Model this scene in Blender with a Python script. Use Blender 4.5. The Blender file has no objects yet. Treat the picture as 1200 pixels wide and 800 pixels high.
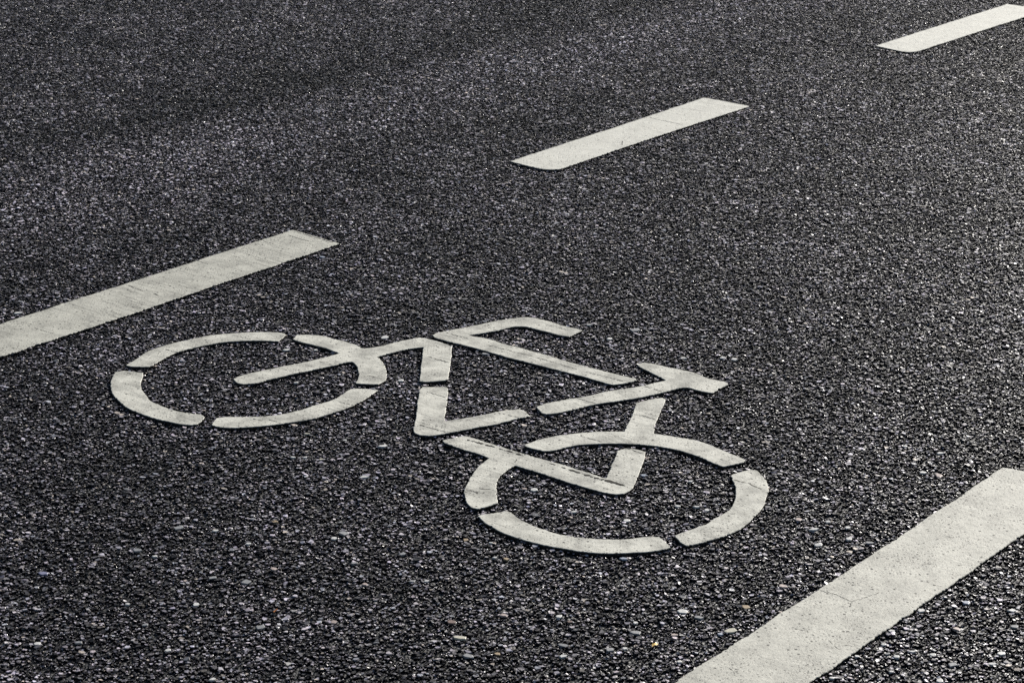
import bpy, bmesh, math, random
import numpy as np
from mathutils import Vector
from mathutils.geometry import tessellate_polygon

R = math.radians
scene = bpy.context.scene
col = scene.collection

# ------------------------------------------------------------------ camera
F_PX = 2768.6                    # focal length in pixels of the 1200 x 800 photograph
PITCH = R(19.80)                 # camera looks down by this much
CAM_H = 1.91                     # eye height above the painted markings (m)
TOP = 0.0040                     # top of the thermoplastic markings above the stone tops

cam_d = bpy.data.cameras.new('camera')
cam = bpy.data.objects.new('camera', cam_d)
col.objects.link(cam)
cam.location = (0, 0, CAM_H + TOP)
cam.rotation_euler = (math.pi / 2 - PITCH, 0, 0)
cam_d.sensor_width = 36.0
cam_d.lens = 36.0 * F_PX / 1200.0
cam_d.clip_start = 0.05
cam_d.clip_end = 1000.0
cam_d.dof.use_dof = True
cam_d.dof.focus_distance = 5.2
cam_d.dof.aperture_fstop = 16.0
scene.camera = cam

# ------------------------------------------------------------------ sky, sun, exposure
SUN_AZ, SUN_EL = R(32), R(24)    # behind the road, to the right of the view
world = bpy.data.worlds.new('World')
scene.world = world
world.use_nodes = True
wn = world.node_tree
sky = wn.nodes.new('ShaderNodeTexSky')
sky.sky_type = 'NISHITA'
sky.sun_disc = False
sky.sun_elevation = SUN_EL
sky.sun_rotation = SUN_AZ
wn.links.new(sky.outputs['Color'], wn.nodes['Background'].inputs['Color'])
wn.nodes['Background'].inputs['Strength'].default_value = 0.05

sun_d = bpy.data.lights.new('sun', 'SUN')
sun_d.energy = 5.0
sun_d.angle = R(0.5)
sun_d.color = (1.0, 0.965, 0.90)
sun = bpy.data.objects.new('sun', sun_d)
col.objects.link(sun)
sdir = Vector((math.sin(SUN_AZ) * math.cos(SUN_EL), math.cos(SUN_AZ) * math.cos(SUN_EL), math.sin(SUN_EL)))
sun.rotation_euler = sdir.to_track_quat('Z', 'Y').to_euler()
sun.location = (4, 8, 6)

scene.view_settings.view_transform = 'Standard'
scene.view_settings.look = 'None'
scene.view_settings.exposure = 0.45
scene.view_settings.gamma = 1.0
scene.view_settings.use_curve_mapping = False
scene.cycles.use_denoising = False
scene.cycles.max_bounces = 6
scene.render.filter_size = 1.0

# ------------------------------------------------------------------ helpers
def px(x, y, z=TOP):
    """pixel of the photograph -> point on the horizontal plane at height z"""
    u, v = (x - 600.0) / F_PX, -(y - 400.0) / F_PX
    dz = v * math.cos(PITCH) - math.sin(PITCH)
    dy = math.cos(PITCH) + v * math.sin(PITCH)
    t = -(CAM_H + TOP - z) / dz
    return (u * t, dy * t)

def mesh_obj(name, me, parent=None, mat=None):
    o = bpy.data.objects.new(name, me)
    col.objects.link(o)
    if parent is not None:
        o.parent = parent
    if mat is not None and not me.materials:
        me.materials.append(mat)
    return o

def tag(o, label=None, category=None, group=None, kind=None):
    for k, v in (('label', label), ('category', category), ('group', group), ('kind', kind)):
        if v:
            o[k] = v
    return o

ROAD_DIR = R(50.13)
D = np.array([math.cos(ROAD_DIR), math.sin(ROAD_DIR)])     # along the road
N = np.array([-D[1], D[0]])                                # across it

# ------------------------------------------------------------------ materials
class NT:
    def __init__(self, name):
        self.m = bpy.data.materials.new(name)
        self.m.use_nodes = True
        self.t = self.m.node_tree
        self.b = self.t.nodes['Principled BSDF']
    def n(self, typ, **kw):
        nd = self.t.nodes.new(typ)
        for k, v in kw.items():
            if k.startswith('i_'):
                nd.inputs[k[2:].replace('_', ' ')].default_value = v
            else:
                setattr(nd, k, v)
        return nd
    def l(self, a, b):
        self.t.links.new(a, b)
    def math(self, op, a, b=None, clamp=False):
        nd = self.n('ShaderNodeMath', operation=op, use_clamp=clamp)
        for i, v in enumerate((a, b)):
            if v is None:
                continue
            if isinstance(v, (int, float)):
                nd.inputs[i].default_value = v
            else:
                self.l(v, nd.inputs[i])
        return nd.outputs[0]
    def ramp(self, fac, a0, a1, v0=0.0, v1=1.0):
        nd = self.n('ShaderNodeMapRange')
        self.l(fac, nd.inputs['Value'])
        for k, v in (('From Min', a0), ('From Max', a1), ('To Min', v0), ('To Max', v1)):
            nd.inputs[k].default_value = v
        return nd.outputs['Result']
    def noise(self, vec, scale, detail=3.0, rough=0.55):
        nd = self.n('ShaderNodeTexNoise')
        self.l(vec, nd.inputs['Vector'])
        nd.inputs['Scale'].default_value = scale
        nd.inputs['Detail'].default_value = detail
        nd.inputs['Roughness'].default_value = rough
        return nd.outputs['Fac']
    def mul_color(self, color, fac):
        nd = self.n('ShaderNodeMix', data_type='RGBA', blend_type='MULTIPLY')
        nd.inputs['Factor'].default_value = 1.0
        self.l(color, nd.inputs[6])
        self.l(fac, nd.inputs[7])
        return nd.outputs[2]
    def mix(self, fac, c0, c1):
        nd = self.n('ShaderNodeMix', data_type='RGBA')
        for s, v in ((nd.inputs[0], fac), (nd.inputs[6], c0), (nd.inputs[7], c1)):
            if isinstance(v, (tuple, float, int)):
                s.default_value = v if isinstance(v, (float, int)) else (*v, 1.0)
            else:
                self.l(v, s)
        return nd.outputs[2]

def wear_factor(t, pos):
    """worn wheel path along the road, and patches where more stone tops are rubbed free of bitumen"""
    dot = t.n('ShaderNodeVectorMath', operation='DOT_PRODUCT')
    t.l(pos, dot.inputs[0])
    dot.inputs[1].default_value = (N[0], N[1], 0)
    wob = t.noise(pos, 0.9, 2.0)
    across = t.math('ADD', dot.outputs['Value'], t.math('MULTIPLY', t.math('SUBTRACT', wob, 0.5), 0.5))
    # wheel path of the car lane, left of the dashed line
    d0 = t.math('ABSOLUTE', t.math('SUBTRACT', across, WHEEL_PATH))
    track = t.ramp(d0, 0.10, 0.42, 1.0, 0.0)
    patch = t.noise(pos, 3.2, 4.0, 0.6)
    blot = t.noise(pos, 14.0, 3.0, 0.6)
    a = t.math('ADD', t.ramp(patch, 0.32, 0.68, 0.60, 1.28), t.ramp(blot, 0.3, 0.7, -0.28, 0.28))
    # strip between the wheel paths where oil drips keep the stones dark
    d1 = t.math('ABSOLUTE', t.math('SUBTRACT', across, WHEEL_PATH + 0.50))
    oil = t.ramp(d1, 0.05, 0.30, 1.0, 0.0)
    broad = t.ramp(t.noise(pos, 0.75, 2.0, 0.5), 0.35, 0.65, -0.22, 0.22)
    a = t.math('ADD', a, broad)
    a = t.math('ADD', a, t.math('MULTIPLY', track, 0.70))
    return t.math('MAXIMUM', t.math('SUBTRACT', a, t.math('MULTIPLY', oil, 0.42)), 0.25)

WHEEL_PATH = float(np.dot(np.array(px(420, 130, 0)), N))

def make_aggregate_material():
    t = NT('aggregate')
    geo = t.n('ShaderNodeNewGeometry')
    at = t.n('ShaderNodeAttribute', attribute_name='stone_colour')
    pos = geo.outputs['Position']
    w = wear_factor(t, pos)
    grain = t.ramp(t.noise(pos, 520.0, 2.0, 0.7), 0.3, 0.7, 0.62, 1.38)
    f = t.math('MULTIPLY', w, grain)
    cc = t.n('ShaderNodeCombineColor')
    for i in range(3):
        t.l(f, cc.inputs[i])
    t.l(t.mul_color(at.outputs['Color'], cc.outputs[0]), t.b.inputs['Base Color'])
    t.l(t.ramp(t.noise(pos, 260.0, 2.0), 0.3, 0.7, 0.24, 0.60), t.b.inputs['Roughness'])
    sc_ = t.n('ShaderNodeSeparateColor')
    t.l(at.outputs['Color'], sc_.inputs[0])
    t.l(t.ramp(sc_.outputs[0], 0.02, 0.14, 0.12, 0.85), t.b.inputs['Specular IOR Level'])
    bp = t.n('ShaderNodeBump')
    bp.inputs['Strength'].default_value = 0.55
    bp.inputs['Distance'].default_value = 0.0006
    t.l(t.noise(pos, 900.0, 2.0, 0.6), bp.inputs['Height'])
    t.l(bp.outputs['Normal'], t.b.inputs['Normal'])
    return t.m

def make_binder_material():
    t = NT('asphalt')
    geo = t.n('ShaderNodeNewGeometry')
    pos = geo.outputs['Position']
    vo = t.n('ShaderNodeTexVoronoi', feature='F1')
    t.l(pos, vo.inputs['Vector'])
    vo.inputs['Scale'].default_value = 160.0
    bw = t.n('ShaderNodeSeparateColor')
    t.l(vo.outputs['Color'], bw.inputs[0])
    stone = t.ramp(bw.outputs[0], 0.3, 1.0, 0.012, 0.075)
    body = t.ramp(vo.outputs['Distance'], 0.30, 0.55, 1.0, 0.0)
    v = t.math('ADD', t.math('MULTIPLY', stone, body), 0.012)
    cc = t.n('ShaderNodeCombineColor')
    t.l(v, cc.inputs[0]); t.l(v, cc.inputs[1]); t.l(t.math('MULTIPLY', v, 1.03), cc.inputs[2])
    t.l(cc.outputs[0], t.b.inputs['Base Color'])
    t.b.inputs['Roughness'].default_value = 0.6
    t.b.inputs['Specular IOR Level'].default_value = 0.3
    bp = t.n('ShaderNodeBump')
    bp.inputs['Strength'].default_value = 0.9
    bp.inputs['Distance'].default_value = 0.003
    bp.invert = True
    t.l(vo.outputs['Distance'], bp.inputs['Height'])
    t.l(bp.outputs['Normal'], t.b.inputs['Normal'])
    return t.m

def make_paint_material(name, tone, pits, dirt, seed, streaks=0.12):
    """off-white thermoplastic: glass-bead grain, pinholes where air bubbles burst, tyre dirt"""
    t = NT(name)
    geo = t.n('ShaderNodeNewGeometry')
    mp = t.n('ShaderNodeMapping')
    t.l(geo.outputs['Position'], mp.inputs['Vector'])
    mp.inputs['Location'].default_value = (seed * 3.7, seed * 1.3, 0)
    pos = mp.outputs['Vector']
    def pinholes(scale, share, radius):
        vo = t.n('ShaderNodeTexVoronoi', feature='F1', voronoi_dimensions='2D')
        t.l(pos, vo.inputs['Vector'])
        vo.inputs['Scale'].default_value = scale
        sp = t.n('ShaderNodeSeparateColor')
        t.l(vo.outputs['Color'], sp.inputs[0])
        on = t.math('LESS_THAN', sp.outputs[0], share)
        rad = t.math('MULTIPLY', t.math('ADD', sp.outputs[1], 0.35), radius)
        inside = t.ramp(t.math('DIVIDE', vo.outputs['Distance'], rad), 0.55, 1.0, 1.0, 0.0)
        return t.math('MULTIPLY', on, inside, True)
    big = pinholes(58.0, 0.42 * pits, 0.155)
    small = pinholes(150.0, 0.26 * pits, 0.28)
    fine = pinholes(330.0, 0.30 * pits, 0.34)
    clump = t.ramp(t.noise(pos, 9.0, 3.0, 0.6), 0.36, 0.62, 0.25, 1.0)
    rare = t.ramp(t.noise(pos, 22.0, 2.0), 0.45, 0.52, 0.0, 1.0)
    hole = t.math('MAXIMUM', t.math('MULTIPLY', big, rare), t.math('MULTIPLY', t.math('MAXIMUM', small, t.math('MULTIPLY', fine, 0.6)), clump))
    grain = t.ramp(t.noise(pos, 420.0, 3.0, 0.75), 0.28, 0.72, 0.72, 1.18)
    smudge = t.ramp(t.noise(pos, 15.0, 5.0, 0.66), 0.42, 0.66, 1.0, 1.0 - dirt)
    cloud = t.ramp(t.noise(pos, 45.0, 3.0, 0.6), 0.3, 0.7, 0.93, 1.06)
    # fine transverse drag lines from laying the strip
    rot = t.n('ShaderNodeMapping')
    t.l(geo.outputs['Position'], rot.inputs['Vector'])
    rot.inputs['Rotation'].default_value = (0, 0, -ROAD_DIR)
    sc2 = t.n('ShaderNodeVectorMath', operation='MULTIPLY')
    t.l(rot.outputs['Vector'], sc2.inputs[0])
    sc2.inputs[1].default_value = (150.0, 9.0, 1.0)
    lines = t.noise(sc2.outputs['Vector'], 1.0, 3.0, 0.6)
    area = t.ramp(t.noise(pos, 5.0, 2.0), 0.40, 0.60, 0.15, 1.0)
    streak = t.math('SUBTRACT', 1.0, t.math('MULTIPLY', t.ramp(lines, 0.48, 0.70, 0.0, streaks * 2.2), area))
    f = t.math('MULTIPLY', t.math('MULTIPLY', t.math('MULTIPLY', grain, smudge), cloud), streak)
    cc = t.n('ShaderNodeCombineColor')
    for i in range(3):
        t.l(f, cc.inputs[i])
    rgb = t.n('ShaderNodeRGB')
    rgb.outputs[0].default_value = (*tone, 1.0)
    base = t.mul_color(rgb.outputs[0], cc.outputs[0])
    t.l(t.mix(t.math('MULTIPLY', hole, 0.94), base, (0.022, 0.020, 0.018)), t.b.inputs['Base Color'])
    t.b.inputs['Roughness'].default_value = 0.62
    t.b.inputs['Specular IOR Level'].default_value = 0.32
    h = t.math('SUBTRACT', t.math('ADD', t.math('MULTIPLY', t.noise(pos, 420.0, 3.0, 0.75), 0.5),
                                  t.math('ADD', t.math('MULTIPLY', t.noise(pos, 70.0, 2.0), 1.0), t.math('MULTIPLY', t.noise(pos, 150.0, 2.0), 0.8))), t.math('MULTIPLY', hole, 0.4))
    bp = t.n('ShaderNodeBump')
    bp.inputs['Strength'].default_value = 0.45
    bp.inputs['Distance'].default_value = 0.0012
    t.l(h, bp.inputs['Height'])
    t.l(bp.outputs['Normal'], t.b.inputs['Normal'])
    return t.m

def plain_material(name, colour, rough=0.7, spec=0.3, var=0.25, scale=300.0):
    t = NT(name)
    geo = t.n('ShaderNodeNewGeometry')
    f = t.ramp(t.noise(geo.outputs['Position'], scale, 3.0, 0.65), 0.3, 0.7, 1.0 - var, 1.0 + var)
    cc = t.n('ShaderNodeCombineColor')
    for i in range(3):
        t.l(f, cc.inputs[i])
    rgb = t.n('ShaderNodeRGB')
    rgb.outputs[0].default_value = (*colour, 1.0)
    t.l(t.mul_color(rgb.outputs[0], cc.outputs[0]), t.b.inputs['Base Color'])
    t.b.inputs['Roughness'].default_value = rough
    t.b.inputs['Specular IOR Level'].default_value = spec
    return t.m

M_AGG = make_aggregate_material()
M_ROAD = make_binder_material()
M_SYMBOL = make_paint_material('symbol_paint', (0.68, 0.663, 0.585), 1.25, 0.48, 1.0, 0.18)
M_DASH_WORN = make_paint_material('worn_dash_paint', (0.57, 0.556, 0.485), 1.9, 0.28, 2.0, 0.26)
M_DASH = make_paint_material('dash_paint', (0.69, 0.675, 0.605), 1.1, 0.12, 3.0, 0.18)
M_DASH_NEAR = make_paint_material('near_dash_paint', (0.615, 0.598, 0.525), 2.0, 0.26, 4.0, 0.14)
M_FLANK = plain_material('shaded_paint_flank', (0.030, 0.028, 0.025), 0.85, 0.1, 0.5, 200.0)  # slab sides coloured near black, the shaded rim put into their colour
M_CRACK = plain_material('crack_dirt', (0.045, 0.042, 0.036), 0.9, 0.1)
M_CRACK_FAINT = plain_material('faint_crack_dirt', (0.20, 0.19, 0.16), 0.9, 0.1)

# ------------------------------------------------------------------ the road
BINDER_Z = -0.0045
bm = bmesh.new()
for x, y in ((-150, -100), (150, -100), (150, 250), (-150, 250)):
    bm.verts.new((x, y, BINDER_Z))
bm.faces.new(bm.verts)
me = bpy.data.meshes.new('road')
bm.to_mesh(me); bm.free()
road = mesh_obj('road', me, None, M_ROAD)
tag(road, 'dark grey asphalt road surface with pale stone chips', None, None, 'structure')

# aggregate: stone chips set in the bitumen. A few half-metre patches of individually shaped
# chips (tops rubbed to bare stone, flanks still coated in bitumen) cover the road round the view.
TILE = 0.5

def chip_colours(rng, k, bright):
    lum = np.exp(rng.normal(math.log(0.17), 0.75, k))
    coated = rng.random(k) < 0.40
    lum[coated] = rng.uniform(0.014, 0.045, coated.sum())
    pale = rng.random(k) < bright
    lum[pale] = rng.uniform(0.34, 0.66, pale.sum())
    lum = np.clip(lum, 0.010, 0.66)
    tint = np.stack([rng.normal(1.0, 0.03, k), np.full(k, 0.90), rng.normal(1.01, 0.05, k)], 1)
    warm = rng.random(k) < 0.06
    tint[warm] = np.array([1.16, 0.98, 0.84])
    cool = rng.random(k) < 0.10
    tint[cool] = np.array([0.96, 0.96, 1.07])
    return lum[:, None] * tint

def chip_block(rng, k, n, rmin, rmax, zmin, zmax, tilt, shoulder, bright, power=1.6):
    """k chips with n-sided outlines; returns verts, quads, caps and face colours"""
    r = rmin + (rmax - rmin) * rng.random(k) ** power
    cx, cy = rng.uniform(-TILE / 2, TILE / 2, (2, k))
    ang = (np.arange(n)[None, :] + rng.uniform(-0.32, 0.32, (k, n))) * (2 * math.pi / n) + rng.uniform(0, 6.28, (k, 1))
    rad = r[:, None] * rng.uniform(0.62, 1.26, (k, n))
    ex = rng.uniform(0.58, 1.0, k)
    th = rng.uniform(0, math.pi, k)
    lx, ly = rad * np.cos(ang), rad * np.sin(ang) * ex[:, None]
    ux = lx * np.cos(th)[:, None] - ly * np.sin(th)[:, None]
    uy = lx * np.sin(th)[:, None] + ly * np.cos(th)[:, None]
    top = rng.uniform(zmin, zmax, k)
    sx, sy = rng.normal(0, tilt, (2, k))
    rings = []
    zb = BINDER_Z - 0.002
    rings.append((ux * 1.12, uy * 1.12, np.full((k, n), zb)))
    if shoulder:
        fs = rng.uniform(0.92, 1.02, (k, n))
        rings.append((ux * fs, uy * fs, top[:, None] - r[:, None] * rng.uniform(0.16, 0.40, (k, n)) + ux * sx[:, None] + uy * sy[:, None]))
    ft = rng.uniform(0.68, 0.93, (k, n)) if shoulder else rng.uniform(0.72, 0.95, (k, n))
    rings.append((ux * ft, uy * ft, top[:, None] + ux * ft * sx[:, None] + uy * ft * sy[:, None] + rng.normal(0, 0.035, (k, n)) * r[:, None]))
    m = len(rings)
    V = np.stack([np.stack([a + cx[:, None], b + cy[:, None], c], -1) for a, b, c in rings], 1)   # k, m, n, 3
    base = (np.arange(k) * m * n)[:, None]
    quads, qcol = [], []
    stone = chip_colours(rng, k, bright)
    coat = np.array([0.0082, 0.0064, 0.0082]) * rng.uniform(0.7, 1.5, (k, 1))
    j = np.arange(n); j2 = (j + 1) % n
    for a in range(m - 1):
        q = np.stack([base + a * n + j, base + a * n + j2, base + (a + 1) * n + j2, base + (a + 1) * n + j], -1).reshape(-1, 4)
        quads.append(q)
        if a == m - 2 and shoulder:
            mixf = rng.uniform(0.05, 0.6, (k, n, 1))
            c = coat[:, None, :] * (1 - mixf) + stone[:, None, :] * mixf
        else:
            c = np.repeat(coat[:, None, :], n, 1)
        qcol.append(c.reshape(-1, 3))
    caps = base + (m - 1) * n + j[None, :]
    return V.reshape(-1, 3), np.concatenate(quads), caps, np.concatenate(qcol), stone

def make_patch(seed):
    rng = np.random.default_rng(seed)
    specs = [  # count, sides, rmin, rmax, zmin, zmax, tilt, shoulder, bright share
        (560, 6, 0.0042, 0.0080, -0.0010, 0.0012, 0.075, True, 0.14),
        (4300, 6, 0.0020, 0.0046, -0.0022, 0.0008, 0.13, True, 0.10),
        (7500, 5, 0.0010, 0.0021, -0.0034, -0.0004, 0.24, False, 0.07)]
    Vs, loops, starts, totals, cols, off, ls = [], [], [], [], [], 0, 0
    for s in specs:
        v, q, c, qc, st = chip_block(rng, *s)
        for f, fc in ((q, qc), (c, st)):
            w = f.shape[1]
            loops.append((f + off).ravel())
            starts.append(ls + np.arange(len(f)) * w)
            totals.append(np.full(len(f), w))
            cols.append(fc)
            ls += f.size
        off += len(v)
        Vs.append(v)
    V = np.concatenate(Vs).astype(np.float32)
    loops = np.concatenate(loops).astype(np.int32)
    starts = np.concatenate(starts).astype(np.int32)
    cols = np.concatenate(cols)
    me = bpy.data.meshes.new('aggregate_patch')
    me.vertices.add(len(V)); me.vertices.foreach_set('co', V.ravel())
    me.loops.add(len(loops)); me.loops.foreach_set('vertex_index', loops)
    me.polygons.add(len(starts)); me.polygons.foreach_set('loop_start', starts)
    at = me.attributes.new('stone_colour', 'FLOAT_COLOR', 'FACE')
    at.data.foreach_set('color', np.concatenate([cols, np.ones((len(cols), 1))], 1).astype(np.float32).ravel())
    me.update(calc_edges=True)
    me.polygons.foreach_set('use_smooth', np.zeros(len(starts), dtype=bool))
    me.materials.append(M_AGG)
    return me

patches = bpy.data.collections.new('aggregate_patches')
for s in range(8):
    patches.objects.link(bpy.data.objects.new('aggregate_patch', make_patch(311 + s)))

rng = np.random.default_rng(5)
pts = [(x, y) for x in np.arange(-4.5, 4.51, TILE) for y in np.arange(2.0, 12.6, TILE)]
pm = bpy.data.meshes.new('aggregate')
pm.from_pydata([(x, y, 0.0) for x, y in pts], [], [])
a = pm.attributes.new('turn', 'FLOAT_VECTOR', 'POINT')
a.data.foreach_set('vector', np.array([(0, 0, math.pi / 2 * k) for k in rng.integers(0, 4, len(pts))], dtype=np.float32).ravel())
a = pm.attributes.new('pick', 'INT', 'POINT')
a.data.foreach_set('value', rng.integers(0, 8, len(pts)).astype(np.int32))
aggregate = mesh_obj('aggregate', pm, road)
tag(aggregate, 'grey and pale stone chips set in the bitumen', None, None, 'stuff')
ng = bpy.data.node_groups.new('scatter_aggregate', 'GeometryNodeTree')
ng.interface.new_socket('Geometry', in_out='INPUT', socket_type='NodeSocketGeometry')
ng.interface.new_socket('Geometry', in_out='OUTPUT', socket_type='NodeSocketGeometry')
gi, go = ng.nodes.new('NodeGroupInput'), ng.nodes.new('NodeGroupOutput')
ci = ng.nodes.new('GeometryNodeCollectionInfo')
ci.inputs['Collection'].default_value = patches
ci.inputs['Separate Children'].default_value = True
ci.inputs['Reset Children'].default_value = True
iop = ng.nodes.new('GeometryNodeInstanceOnPoints')
iop.inputs['Pick Instance'].default_value = True
na = ng.nodes.new('GeometryNodeInputNamedAttribute'); na.data_type = 'FLOAT_VECTOR'; na.inputs['Name'].default_value = 'turn'
nb = ng.nodes.new('GeometryNodeInputNamedAttribute'); nb.data_type = 'INT'; nb.inputs['Name'].default_value = 'pick'
e2r = ng.nodes.new('FunctionNodeEulerToRotation')
ng.links.new(gi.outputs[0], iop.inputs['Points'])
ng.links.new(ci.outputs[0], iop.inputs['Instance'])
ng.links.new(na.outputs['Attribute'], e2r.inputs[0])
ng.links.new(e2r.outputs[0], iop.inputs['Rotation'])
ng.links.new(nb.outputs['Attribute'], iop.inputs['Instance Index'])
ng.links.new(iop.outputs[0], go.inputs[0])
md = aggregate.modifiers.new('scatter', 'NODES')
md.node_group = ng

# ------------------------------------------------------------------ markings
def refine(pts2, step=0.004, corner=38.0, wobble=0.0007, seed=0, soften=True):
    """densify a traced outline: curves are rounded, corners kept, the edge slightly ragged"""
    P = np.array(pts2)
    k = len(P)
    d0 = P - np.roll(P, 1, 0); d1 = np.roll(P, -1, 0) - P
    turn = np.abs(np.degrees(np.arctan2(d0[:, 0] * d1[:, 1] - d0[:, 1] * d1[:, 0], (d0 * d1).sum(1))))
    is_c = turn > corner
    out, keep = [], []
    rr = np.random.default_rng(seed)
    for i in range(k):
        p0, p1, p2, p3 = P[i - 1], P[i], P[(i + 1) % k], P[(i + 2) % k]
        L = np.linalg.norm(p2 - p1)
        m1 = (p2 - p1) if is_c[i] else (p2 - p0) * (L / max(np.linalg.norm(p1 - p0) + L, 1e-9))
        m2 = (p2 - p1) if is_c[(i + 1) % k] else (p3 - p1) * (L / max(np.linalg.norm(p3 - p2) + L, 1e-9))
        ns = max(1, int(round(L / step)))
        for s in range(ns):
            keep.append(is_c[i] and s == 0)
            t = (s + (rr.uniform(-0.35, 0.35) if s else 0.0)) / ns
            h = ((2*t**3 - 3*t**2 + 1) * p1 + (t**3 - 2*t**2 + t) * m1 + (-2*t**3 + 3*t**2) * p2 + (t**3 - t**2) * m2)
            out.append(h)
    Q = np.array(out)
    if soften:
        for _ in range(2):
            S = 0.25 * np.roll(Q, 1, 0) + 0.5 * Q + 0.25 * np.roll(Q, -1, 0)
            w_ = np.where(np.array(keep), 0.35, 1.0)[:, None]
            Q = Q + (S - Q) * w_
    tn = np.roll(Q, -1, 0) - np.roll(Q, 1, 0)
    tn /= np.maximum(np.linalg.norm(tn, axis=1, keepdims=True), 1e-9)
    nr = np.stack([tn[:, 1], -tn[:, 0]], 1)
    z = rr.normal(0, 1, len(Q))
    slow = np.convolve(np.concatenate([rr.normal(0, 1, len(Q))] * 3), np.ones(9) / 9, 'same')[len(Q):2 * len(Q)] * 3
    Q = Q + nr * ((z * 0.5 + slow * 0.8 - 2.2 * (rr.random(len(Q)) < 0.05)) * wobble)[:, None]
    return Q, nr

def slab(name, pts2, mat, parent, top=TOP, seed=0, wobble=0.0007, step=0.004):
    """a strip of thermoplastic: flat top, rounded-over edge, sides down into the asphalt"""
    area = sum(pts2[i - 1][0] * pts2[i][1] - pts2[i][0] * pts2[i - 1][1] for i in range(len(pts2)))
    if area < 0:
        pts2 = pts2[::-1]
    Q, nr = refine(pts2, step=step, seed=seed, wobble=wobble)
    k = len(Q)
    inn = Q - nr * 0.0011
    V = [(x, y, BINDER_Z - 0.001) for x, y in Q] + [(x, y, top - 0.0010) for x, y in Q] + [(x, y, top) for x, y in inn]
    Fs = []
    for a in (0, 1):
        for i in range(k):
            j = (i + 1) % k
            Fs.append((a * k + i, a * k + j, (a + 1) * k + j, (a + 1) * k + i))
    tri = tessellate_polygon([[Vector((x, y, 0)) for x, y in inn]])
    for t3 in tri:
        a_, b_, c_ = (inn[i] for i in t3)
        cr = (b_[0] - a_[0]) * (c_[1] - a_[1]) - (b_[1] - a_[1]) * (c_[0] - a_[0])
        t3 = t3 if cr > 0 else t3[::-1]
        Fs.append(tuple(2 * k + i for i in t3))
    me = bpy.data.meshes.new(name)
    me.from_pydata(V, [], Fs)
    me.materials.append(mat)
    me.materials.append(M_FLANK)
    for i in range(k):
        me.polygons[i].material_index = 1
    me.update()
    return mesh_obj(name, me, parent)

def crack(parent, line, width, mat=None, seed=0):
    """a hairline crack: a thin jagged dirty seam along a pixel polyline, lying on the paint"""
    P = np.array([px(*p) for p in line])
    rr = np.random.default_rng(seed)
    C = []
    for i in range(len(P) - 1):
        ns = max(2, int(np.linalg.norm(P[i + 1] - P[i]) / 0.004))
        C += [P[i] + (P[i + 1] - P[i]) * s / ns for s in range(ns)]
    C.append(P[-1])
    C = np.array(C); k = len(C)
    tn = np.gradient(C, axis=0); tn /= np.linalg.norm(tn, axis=1, keepdims=True)
    nr = np.stack([-tn[:, 1], tn[:, 0]], 1)
    C[1:-1] += nr[1:-1] * rr.normal(0, 0.0010, (k - 2, 1))
    w = width * 0.5 * np.where(rr.random(k) < 0.16, 0.05, rr.uniform(0.3, 1.0, k)); w[0] = w[-1] = width * 0.08
    V = [(*(C[i] + nr[i] * w[i]), TOP + 0.0003) for i in range(k)] + [(*(C[i] - nr[i] * w[i]), TOP + 0.0003) for i in range(k)]
    Fs = [(i, k + i, k + i + 1, i + 1) for i in range(k - 1)]
    me = bpy.data.meshes.new('crack')
    me.from_pydata(V, [], Fs); me.update()
    return mesh_obj('crack', me, parent, mat or M_CRACK)

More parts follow.
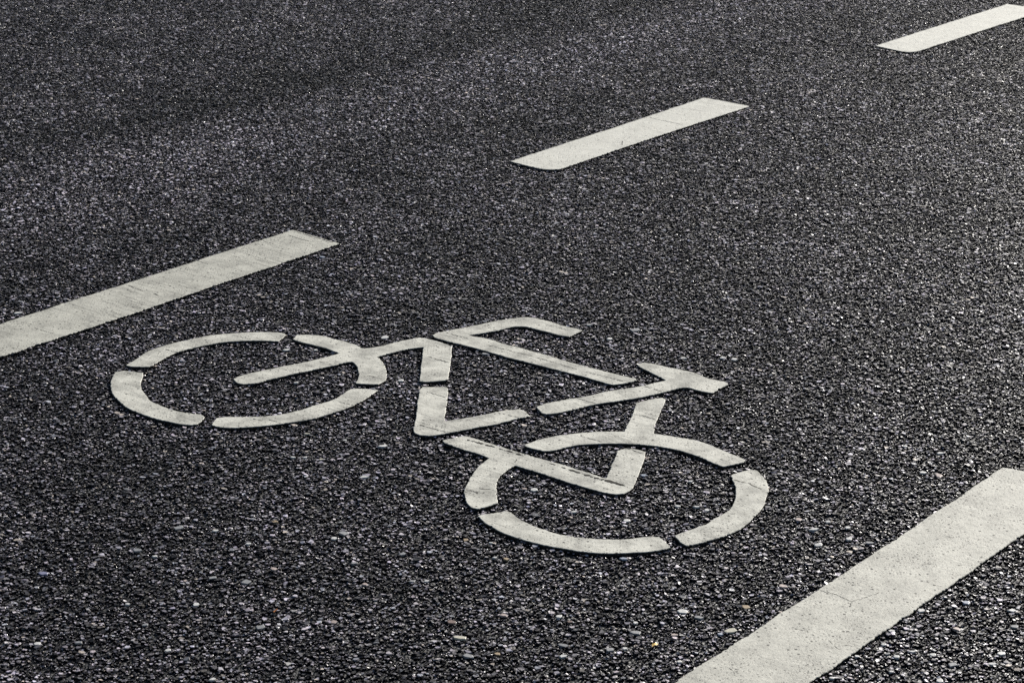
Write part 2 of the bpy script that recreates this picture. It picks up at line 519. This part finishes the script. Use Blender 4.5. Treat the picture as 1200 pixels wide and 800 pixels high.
TRACE = {
    'FA': [(147.5, 427.5), (157.5, 421.9), (168.8, 414), (180, 408.8), (195, 403.8), (211.3, 399.8), (227.5, 396.3), (245, 392.9), (268.8, 390.5), (288.8, 389.4), (307.5, 389), (325, 389.5), (333, 390.4), (335, 392.3), (326.3, 399.8), (301.3, 399), (270, 400), (251.3, 402.5), (231.3, 406.5), (207.5, 412.8), (190, 421.3), (178.8, 427.8), (173.8, 429.8), (161.3, 429.6), (148.5, 428.4)],
    'FB': [(134.8, 435.6), (145.6, 434), (168.1, 436.3), (166.9, 442.5), (164.4, 447.5), (165.3, 453.8), (168.8, 460.6), (176.3, 468.8), (190, 475.6), (207.5, 481.3), (223.8, 484.1), (236.3, 485.6), (240, 488.1), (236.3, 492.5), (231.3, 496.3), (225, 497.8), (210, 496.3), (190, 492.3), (167.5, 485.6), (151.3, 478.5), (140, 470.6), (132.5, 461.9), (129.8, 452.5), (130.3, 443.8)],
    'FC': [(253.8, 489.4), (265, 488.1), (292.5, 488.1), (310, 487.5), (327.5, 485.6), (352.5, 480), (371.3, 473.8), (388.8, 468.8), (401.3, 461.3), (408.8, 456.3), (413.8, 455), (426.3, 455), (442.5, 456.9), (432.5, 464.4), (420, 471.9), (407.5, 477.5), (388.8, 483.8), (370, 489.8), (350, 493.5), (330, 496.3), (310, 498.8), (290, 500.6), (271.3, 501), (258.8, 500.3), (246.9, 498.1)],
    'FORK': [(272.8, 443.8), (277.5, 448.1), (285, 450), (301.3, 448.5), (313.8, 444.8), (332.5, 440.6), (357.5, 435.3), (388.8, 428.5), (406.3, 424.4), (413.8, 423.8), (418.8, 430), (420, 438.8), (418.8, 445), (416.3, 449), (431.3, 450), (443.8, 450), (451.3, 445.6), (453.1, 439.4), (451.9, 432.5), (447.5, 423.8), (441.3, 417.8), (455, 414.4), (475, 409.4), (496.3, 406.6), (494.4, 420), (492.5, 435), (491.6, 446.3), (500, 447.1), (523.1, 445.6), (525.6, 443.1), (527.5, 426.3), (529.4, 408.8), (528.8, 405.6), (516.3, 400.6), (495, 395.6), (487.5, 395.6), (465, 400.6), (445, 405.6), (425, 408.1), (415, 403.1), (400, 398.8), (392.5, 397.5), (376.3, 393.1), (360, 392.1), (347.5, 392.1), (342.8, 397.5), (350, 400), (365, 403.5), (382.5, 408.1), (397.5, 414), (382.5, 418.1), (357.5, 423.8), (326.3, 430.3), (301.3, 435), (282.5, 440)],
    'CRANK': [(495, 453.1), (523.1, 453.1), (525, 456.3), (523.1, 475), (521.3, 493.1), (542.5, 490), (567.5, 485.6), (587.5, 481.3), (608.8, 478.8), (615, 480.6), (621.3, 487.5), (605, 490.6), (580, 496.9), (555, 501.5), (530, 506.3), (505, 510.3), (491.3, 509.4), (485.6, 506.9), (484.8, 500), (487.5, 490), (488.8, 475), (491.9, 457.5)],
    'BAR': [(507.5, 392.3), (512.5, 390), (525, 387.3), (556.3, 381), (587.5, 374.8), (612.5, 371.6), (625, 372.1), (648.8, 377.5), (657.5, 380.6), (673.8, 384.4), (682.5, 386.9), (667.5, 394.4), (655, 392.3), (638.8, 388.1), (620, 383.5), (616.3, 382.5), (603.8, 382.5), (581.3, 387.3), (550, 392.8), (570, 396.3), (587.5, 401.9), (612.5, 408.1), (648.8, 418.1), (676.3, 426.3), (707.5, 434.4), (730, 440), (745, 443.8), (745.6, 445.6), (732.5, 448.8), (720, 450.3), (712.5, 449.4), (682.5, 440.6), (645, 431.3), (620, 425), (600, 419.8), (568.8, 411), (537.5, 402.8), (510, 395.6)],
    'SADDLE': [(627.5, 476.3), (637.5, 473.1), (662.5, 468.1), (687.5, 463.8), (712.5, 458.1), (748.8, 452.5), (765, 449), (780.6, 445.6), (771.3, 440.6), (748.8, 429.4), (746.3, 426.3), (755, 424.4), (767.5, 426.3), (786.3, 430.6), (817.5, 437.5), (830, 443.1), (850, 446.9), (853.8, 450), (846.3, 453.8), (835, 460.3), (825, 458.8), (806.3, 453.8), (797.5, 454.4), (780, 458.8), (755, 464.4), (730, 468.8), (700, 473.1), (675, 478.8), (650, 484.4), (640, 485), (635, 483.8)],
    'STAY': [(745, 471.9), (760, 468.1), (776.3, 465.6), (779.8, 467.5), (775, 479.4), (768.8, 493.8), (766, 507.5), (782.5, 510), (804, 513.5), (826.3, 518.8), (855, 530.6), (870, 536.9), (874.4, 540), (870, 541.9), (860, 544.4), (847.5, 546.3), (840, 543.8), (820, 535), (795, 527.3), (770, 522.5), (748.8, 520.6), (718.8, 519.4), (700, 520), (681.3, 521), (662.5, 524.4), (647.5, 527.5), (636.3, 528.1), (625, 525.6), (614.4, 522.5), (616.3, 520), (645, 511.3), (668.8, 508.1), (697.5, 505.6), (731.9, 505.3), (740, 487.5)],
    'CHAIN': [(518.1, 515.6), (528.8, 513.1), (545, 510.6), (560, 514.4), (585, 522.5), (610, 530), (635, 537.5), (658.8, 543.8), (675, 548.8), (700, 556.9), (710, 560), (712.5, 554.4), (718.8, 540), (723.8, 527.5), (733.8, 524.8), (746.3, 526.3), (756.3, 528.8), (755, 536.3), (750, 550), (745, 563.8), (740, 572.5), (731.3, 578.1), (718.8, 578.8), (708.8, 576.9), (687.5, 571.3), (662.5, 563.8), (637.5, 555.6), (603.8, 545), (595, 550), (585, 558.8), (581.9, 568.8), (581.9, 578.8), (583.1, 588.8), (572.5, 592.5), (560, 596), (552.5, 594.4), (547.5, 589.4), (543.8, 576.9), (546.3, 567.5), (552.5, 556.3), (562.5, 545), (573.8, 536.3), (560, 531.3), (535, 523.8), (520, 518.1)],
    'RA': [(560, 603.8), (577.5, 600.6), (593.8, 598.1), (598.8, 600), (607.5, 606.9), (620, 613.8), (633.8, 618.8), (652.5, 624.4), (671.3, 628.1), (688.8, 630), (705, 631), (730, 631.5), (755, 628.8), (772.5, 628.1), (780, 633.8), (786.3, 641.3), (767.5, 645), (748.8, 646.9), (717.5, 648.1), (692.5, 646.9), (680, 645.6), (665, 643.1), (640, 638.8), (615, 632.5), (592.5, 625), (575, 616.3), (565, 608.8)],
    'RB': [(855.6, 556.3), (865, 553.1), (878.8, 549.8), (886.3, 550.6), (892.5, 556.3), (898.1, 563.8), (900.6, 572.5), (898.8, 582.5), (892.5, 596.3), (882.5, 607.5), (867.5, 618.8), (852.5, 626.3), (828.8, 633.8), (817.5, 636.9), (805, 639.4), (798.8, 636.9), (790, 626.9), (805, 621.3), (828.8, 613.1), (832.5, 610), (845, 603.1), (855, 596.3), (860, 587.5), (862.5, 578.8), (861.3, 568.8)],
}

CRACKS = {  # pixel polylines and widths (m)
    'FORK': [([(500, 417.3), (512, 421), (526.3, 424.8)], .0022), ([(373.8, 423.1), (390, 427.3)], .0018), ([(431.3, 440), (447.5, 443.8)], .0013)],
    'FA': [([(193.8, 409), (206.3, 412.8)], .0022), ([(272.5, 392.5), (293.8, 397.3)], .0016)],
    'FB': [([(145.6, 435.6), (156.3, 438.8)], .0018)],
    'FC': [([(315, 491.5), (329.4, 495.6)], .0024), ([(296.3, 490.6), (307.5, 493)], .0024), ([(396.3, 470.3), (410, 474.4)], .0018)],
    'CRANK': [([(491.3, 497.5), (505, 501), (522.5, 506.3)], .0024), ([(500, 458.8), (522.5, 465.6)], .0018), ([(583.8, 483.1), (608.8, 489.8)], .0018)],
    'BAR': [([(522.5, 389.4), (548.8, 396.9)], .0022), ([(570, 403.8), (595, 410), (625, 417.5), (645, 423.5), (676.3, 432.6)], .0018),
            ([(684, 435), (707.5, 440.6), (732, 447)], .0018), ([(638.8, 380), (670, 388)], .0013)],
    'SADDLE': [([(676.3, 466.3), (698.8, 473.1)], .0018), ([(755, 452.5), (776.3, 458.5)], .0020)],
    'STAY': [([(742.5, 485), (756.3, 487.5), (768.8, 491.9)], .0022), ([(680, 510.6), (705, 517.5)], .0014)],
    'CHAIN': [([(547.5, 514.8), (557.5, 517.5)], 0.0064), ([(556.5, 517.4), (569, 520.6), (580, 524)], 0.0067), ([(585, 525.4), (592.5, 527.5), (601, 530)], 0.0048),
              ([(599, 529.6), (613.8, 534)], 0.0074), ([(644, 542.6), (651, 544.8)], 0.0048), ([(658, 547.2), (663, 548.8)], 0.0080),
              ([(666, 549.7), (680, 554.2)], 0.0067), ([(682, 554.8), (695, 559)], 0.0080), ([(696, 559.2), (712, 563.2), (732.5, 569)], 0.0086),
              ([(546.3, 574), (553.8, 575), (560, 578.5)], .0026), ([(561.3, 572.3), (576.3, 573.1)], .0022), ([(733.8, 525), (752.5, 531)], .0020),
              ([(707, 571.6), (712.5, 573)], 0.0080), ([(606.3, 536.3), (603.8, 542)], .0014)],
    'RB': [([(860, 561.9), (877.5, 566.3), (892.5, 573.1)], .0036), ([(850, 600), (862.5, 602.3)], .0016)],
    'D1': [([(308.8, 282.5), (321.3, 286.5)], .0026), ([(337.5, 275.6), (362.5, 283.1)], .0022), ([(345, 271.5), (369, 278), (390, 284)], .003),
           ([(148.8, 333.8), (158.8, 338.1), (170, 341.3)], .0030), ([(180, 344), (185.6, 346)], .0034), ([(272.5, 299.8), (281.3, 301.9)], .0024),
           ([(40, 384), (62, 391)], .0018), ([(226, 304), (245, 310)], .0016)],
    'D2': [([(759.4, 137.5), (778.8, 141.9), (800, 146.3)], .0020), ([(729.2, 165.5), (729, 170)], .0035)],
    'D4': [([(960, 691.3), (980, 696.3), (997.5, 704.5), (1017.5, 698.8), (1030, 693.8)], .0014), ([(997.5, 704.5), (995, 711)], .0013),
           ([(970, 748.8), (978, 757), (984, 761)], .0013), ([(986, 755.2), (997, 756.4), (1003.8, 757.4)], .0036), ([(930, 736), (946, 739), (955, 745)], .0012),
           ([(1075, 670), (1079, 674)], .0018), ([(1080, 661), (1092, 660)], .0016), ([(850, 780), (864, 788)], .0014), ([(1108, 628), (1118, 630)], .0016)],
}
FAINT = {'RB'}

def add_cracks(part, key):
    for i, (line, w) in enumerate(CRACKS.get(key, ())):
        crack(part, line, w * (1.0 if key == 'D4' else 1.35), M_CRACK_FAINT if key in FAINT else None, seed=hash_int(key) + i)

def hash_int(s):
    return sum(ord(c) * (i + 7) for i, c in enumerate(s))

bike = bpy.data.objects.new('bicycle_symbol', None)
bike.empty_display_size = 0.2
col.objects.link(bike)
tag(bike, 'white stencilled bicycle symbol painted on the asphalt between the dashed lines', 'road marking')
for key, nm, lab in (
        ('FA', 'wheel_arc', 'upper left arc of the front wheel'),
        ('FB', 'wheel_arc', 'thick left arc of the front wheel'),
        ('FC', 'wheel_arc', 'lower arc of the front wheel'),
        ('FORK', 'front_fork', 'fork with upper down tube and right arc of the front wheel'),
        ('CRANK', 'frame_corner', 'corner where down tube and seat tube meet'),
        ('BAR', 'handlebar', 'hooked handlebar joined to the long top tube'),
        ('SADDLE', 'saddle', 'saddle on its slanting seat tube'),
        ('STAY', 'seat_stay', 'short seat stay with upper arc of the rear wheel'),
        ('CHAIN', 'chain_stay', 'chain stay with a dark groove along it and left arc of the rear wheel'),
        ('RA', 'wheel_arc', 'lower arc of the rear wheel'),
        ('RB', 'wheel_arc', 'thick right arc of the rear wheel')):
    o = slab(nm, [px(*p) for p in TRACE[key]], M_SYMBOL, bike, seed=hash_int(key), wobble=0.0008)
    o['label'] = lab
    add_cracks(o, key)

# lane dashes: rectangles aligned with the road, corners slightly rounded
# the near dash and the left dash run out of the picture: carry them on to the length of the full ones
DASH_LEN = 1.0
def dash_pts(pts2, key, mat, label, wobble, seed):
    o = slab('lane_dash', pts2, mat, None, seed=seed, wobble=wobble, step=0.005)
    tag(o, label, 'road marking', 'dashed lines along the cycle lane')
    add_cracks(o, key)

P_ = lambda *p: np.array(px(*p))
u1, l1 = P_(342.5, 269.4), P_(398.8, 285.3)
du = P_(0, 379.4) - u1; dl = P_(0, 418.1) - l1
L1 = max(DASH_LEN, np.linalg.norm(du) + 0.12)
dash_pts([u1, u1 + du * 0.36, u1 + du * 0.64, u1 + du, u1 + du / np.linalg.norm(du) * L1, l1 + dl / np.linalg.norm(dl) * (L1 + 0.02), l1 + dl, P_(87.5, 389.4), P_(148.8, 369.4), P_(280, 325), l1],
         'D1', M_DASH_WORN, 'worn greyish white dash at the left edge, beside the front wheel of the bicycle symbol', 0.0012, 31)
dash_pts([P_(597.8, 189), P_(617, 194.2), P_(636, 198.2), P_(645, 199), P_(654, 198.6), P_(664, 195.6), P_(750, 166.3), P_(878.8, 124.4), P_(825, 114.4), P_(750, 139.4)],
         'D2', M_DASH, 'clean off-white dash in the upper middle, whole in the picture, with a rounded near end', 0.0009, 32)
u3, l3 = P_(1180, 5), P_(1198.8, 20.6)
e3 = u3 + (P_(878.8, 124.4) - P_(825, 114.4)) * 1.0
dash_pts([P_(1025.6, 53.8), P_(1044, 57.8), P_(1058, 60.6), P_(1064, 61.2), P_(1071.5, 60.9), P_(1080, 58.6), l3, e3, u3],
         'D3', M_DASH, 'brightest and farthest dash, cut by the right edge at the top right corner', 0.0009, 33)
u4 = P_(1175, 546.9); d4 = P_(788.8, 799.4) - u4
w4 = np.linalg.norm(P_(878.8, 124.4) - P_(825, 114.4)) * 1.03
end = P_(1198.8, 551.3) - u4; end /= np.linalg.norm(end)
r4 = P_(948.8, 800); r4d = P_(1200, 625) - r4
s4 = np.dot(u4 + end * w4 - r4, D) / np.dot(r4d, D)
c4 = r4 + r4d * s4
dd = d4 / np.linalg.norm(d4)
dash_pts([u4, P_(1081.3, 610), P_(943.8, 700), P_(788.8, 799.4), u4 + dd * (np.linalg.norm(d4) + 0.14), r4 - r4d / np.linalg.norm(r4d) * 0.12, r4, P_(1093.8, 699.4), P_(1200, 625), c4],
         'D4', M_DASH_NEAR, 'broad pitted dash in the near right corner, below the rear wheel of the bicycle symbol', 0.0011, 34)

# ------------------------------------------------------------------ larger single stones one can pick out
STONE_TONES = {
    'w': (0.60, 0.59, 0.57), 'g': (0.27, 0.27, 0.275), 'b': (0.33, 0.36, 0.43), 't': (0.36, 0.27, 0.17),
    'p': (0.42, 0.34, 0.31), 'i': (0.52, 0.49, 0.40), 'o': (0.45, 0.19, 0.05), 'v': (0.20, 0.20, 0.30), 'n': (0.19, 0.13, 0.11)}
M_STONE = {k: plain_material('stone_' + k, v, 0.5, 0.45, 0.3, 420.0) for k, v in STONE_TONES.items()}

def stone_mesh(seed, mat):
    rr = np.random.default_rng(seed)
    n = 6
    an = (np.arange(n) + rr.uniform(-.3, .3, n)) * 2 * math.pi / n
    rd = rr.uniform(0.34, 0.62, n)
    V = []
    for f, z in ((1.0, -2.0), (1.0, 0.45), (0.93, 0.85), (0.74, 1.0)):
        zz = rr.uniform(-0.10, 0.10, n) if z > -0.5 else np.zeros(n)
        V += [(rd[i] * f * math.cos(an[i]), rd[i] * f * math.sin(an[i]), z + zz[i]) for i in range(n)]
    Fs = [tuple(3 * n + i for i in range(n))]
    for a in range(3):
        Fs += [(a * n + i, a * n + (i + 1) % n, (a + 1) * n + (i + 1) % n, (a + 1) * n + i) for i in range(n)]
    me = bpy.data.meshes.new('stone')
    me.from_pydata(V, [], Fs); me.update()
    me.materials.append(mat)
    return me

STONES = [(451, 395, 12, 'w'), (469, 445, 9, 'w'), (335.6, 409.4, 9, 'w'), (370, 409.5, 6, 'w'), (347.5, 447.6, 8, 'w'), (448.8, 522, 12, 'w'),
    (404, 515, 6, 'w'), (569, 414, 10, 'g'), (690.6, 380, 7, 'w'), (745, 386, 14, 'g'), (715, 396.5, 9, 'w'), (801, 419, 8, 'w'), (847, 418.8, 9, 'w'),
    (861, 420.5, 10, 'w'), (754.4, 556.3, 10, 'b'), (809, 563, 7, 'w'), (828.8, 597, 8, 'w'), (816, 593, 8, 'w'), (794, 592, 9, 'w'), (733.8, 609, 12, 'w'),
    (731, 653.5, 11, 'b'), (614, 572, 9, 'p'), (625, 573, 12, 'w'), (672.5, 599, 9, 'w'), (575, 635, 6, 'w'), (593, 653.8, 9, 't'), (546, 632, 9, 't'),
    (873.8, 710.6, 14, 't'), (798.8, 715, 17, 'w'), (819.4, 722.5, 13, 'g'), (856, 738, 15, 'i'), (790, 743, 11, 'p'), (843.8, 742, 8, 'b'), (796, 774, 8, 'w'),
    (1050, 768, 10, 'w'), (1040, 765, 8, 'g'), (1045, 786, 8, 'w'), (1036, 754, 8, 'w'), (1045, 738, 8, 'w'), (975, 793, 9, 'w'), (1005, 768, 8, 'w'),
    (1068.8, 762.5, 9, 'w'), (1080, 714.5, 12, 'w'), (1121, 736, 12, 'p'), (1186, 714.5, 10, 'w'), (1132.5, 705, 10, 'b'), (1172.5, 764.5, 14, 'w'),
    (1188.8, 733, 11, 'g'), (1116, 777.5, 13, 'g'), (1092.5, 766, 11, 'w'), (1162.5, 777, 12, 'w'), (1101, 796, 11, 'w'), (917.5, 686, 12, 'p'),
    (252.5, 621, 8, 'w'), (291, 636, 8, 'w'), (392, 630, 10, 'w'), (402.5, 623.8, 14, 'g'), (322, 610, 10, 't'), (427.5, 683.8, 9, 'p'), (217, 679.5, 6, 'p'),
    (248.8, 676, 11, 'g'), (321, 665.5, 11, 'p'), (288.8, 681, 13, 'g'), (230, 707.5, 10, 'w'), (196, 761, 10, 'w'), (391, 727.5, 11, 'p'), (306, 733.8, 13, 'g'),
    (415, 658.8, 8, 'g'), (248.8, 795, 9, 'w'), (210, 617.5, 14, 'g'), (161, 643.8, 10, 'g'), (181, 651, 7, 'w'), (500, 680, 8, 'w'), (590, 720, 12, 'p'),
    (528.8, 727.5, 14, 'n'), (538.8, 746, 16, 'i'), (548.8, 767.5, 14, 'g'), (660, 767.5, 10, 'w'), (745, 728.8, 8, 'w'), (745, 740, 13, 'g'), (715, 760, 12, 'g'),
    (732.5, 758.8, 9, 'w'), (660, 755, 13, 'g'), (580, 652.5, 6, 'w'), (655, 721, 10, 'w'), (582.5, 765, 9, 't'), (667.5, 727.5, 8, 'n'), (50.8, 671, 14, 'v'),
    (149, 706.7, 8, 'w'), (170, 731, 9, 'g'), (91.7, 751.7, 11, 'g'), (43, 753, 11, 'w'), (343, 535, 7, 'w'), (357.5, 535, 7, 'w'), (376, 537.5, 8, 'i'),
    (426.7, 558, 12, 'w'), (360, 507.5, 7, 'i'), (377.5, 300.6, 8, 'b'), (21, 366, 10, 'w'), (1082, 553, 11, 'w'), (1100.6, 556.3, 12, 'p'), (1102, 530, 9, 'w'),
    (1060.6, 522, 7, 'w'), (960, 637.5, 14, 'w'), (953.8, 619.4, 13, 'w'), (993.8, 617.5, 9, 'w'), (995.6, 630.6, 10, 'w'), (935.6, 607.5, 11, 'p'),
    (970.6, 610.6, 8, 'w'), (1018.8, 635, 10, 'g'), (483, 680, 9, 'g'), (472, 648, 10, 'g')]
stone_data = {}
rnd = random.Random(11)
for i, (x, y, w, c) in enumerate(STONES):
    ks = (c, i % 3)
    if ks not in stone_data:
        stone_data[ks] = stone_mesh(900 + hash_int(c) + 17 * (i % 3), M_STONE[c])
    o = mesh_obj('stone', stone_data[ks], road)
    gx, gy = px(x, y, 0.0015)
    dist = math.sqrt(gx * gx + gy * gy + CAM_H ** 2)
    L = 0.92 * w / F_PX * dist
    o.location = (gx, gy, 0.0002)
    o.rotation_euler = (rnd.uniform(-.05, .05), rnd.uniform(-.05, .05), rnd.choice((0, math.pi)) + rnd.uniform(-0.5, 0.5))
    o.scale = (L * 1.0, L * rnd.uniform(0.6, 1.0), 0.0012)

# ------------------------------------------------------------------ leaf scraps lying on the asphalt
def leaf(name, x, y, size, colour, label, seed):
    rr = np.random.default_rng(seed)
    gx, gy = px(x, y, 0.003)
    n = 9
    V = [(0, 0, 0.35 * size)]
    for i in range(n):
        a = 2 * math.pi * i / n
        r = size * (0.5 + 0.28 * math.cos(2 * a) + rr.uniform(-0.12, 0.12))
        V.append((r * math.cos(a), r * math.sin(a) * 0.7, size * rr.uniform(0.05, 0.55)))
    Fs = [(0, 1 + i, 1 + (i + 1) % n) for i in range(n)]
    me = bpy.data.meshes.new(name)
    me.from_pydata(V, [], Fs); me.update()
    o = mesh_obj(name, me, None, plain_material(name + '_dry', colour, 0.6, 0.3, 0.4, 500.0))
    o.location = (gx, gy, 0.0015)
    o.rotation_euler = (0.25, -0.1, rr.uniform(0, 6))
    sol = o.modifiers.new('thickness', 'SOLIDIFY'); sol.thickness = 0.0004
    tag(o, label, 'leaf')
leaf('leaf_scrap', 767.5, 756, 0.0130, (0.70, 0.45, 0.10), 'small curled yellow leaf scrap on the asphalt left of the broad near dash', 3)
leaf('leaf_scrap', 322.5, 715, 0.0075, (0.50, 0.17, 0.03), 'tiny orange leaf scrap on the dark asphalt at the lower left', 4)
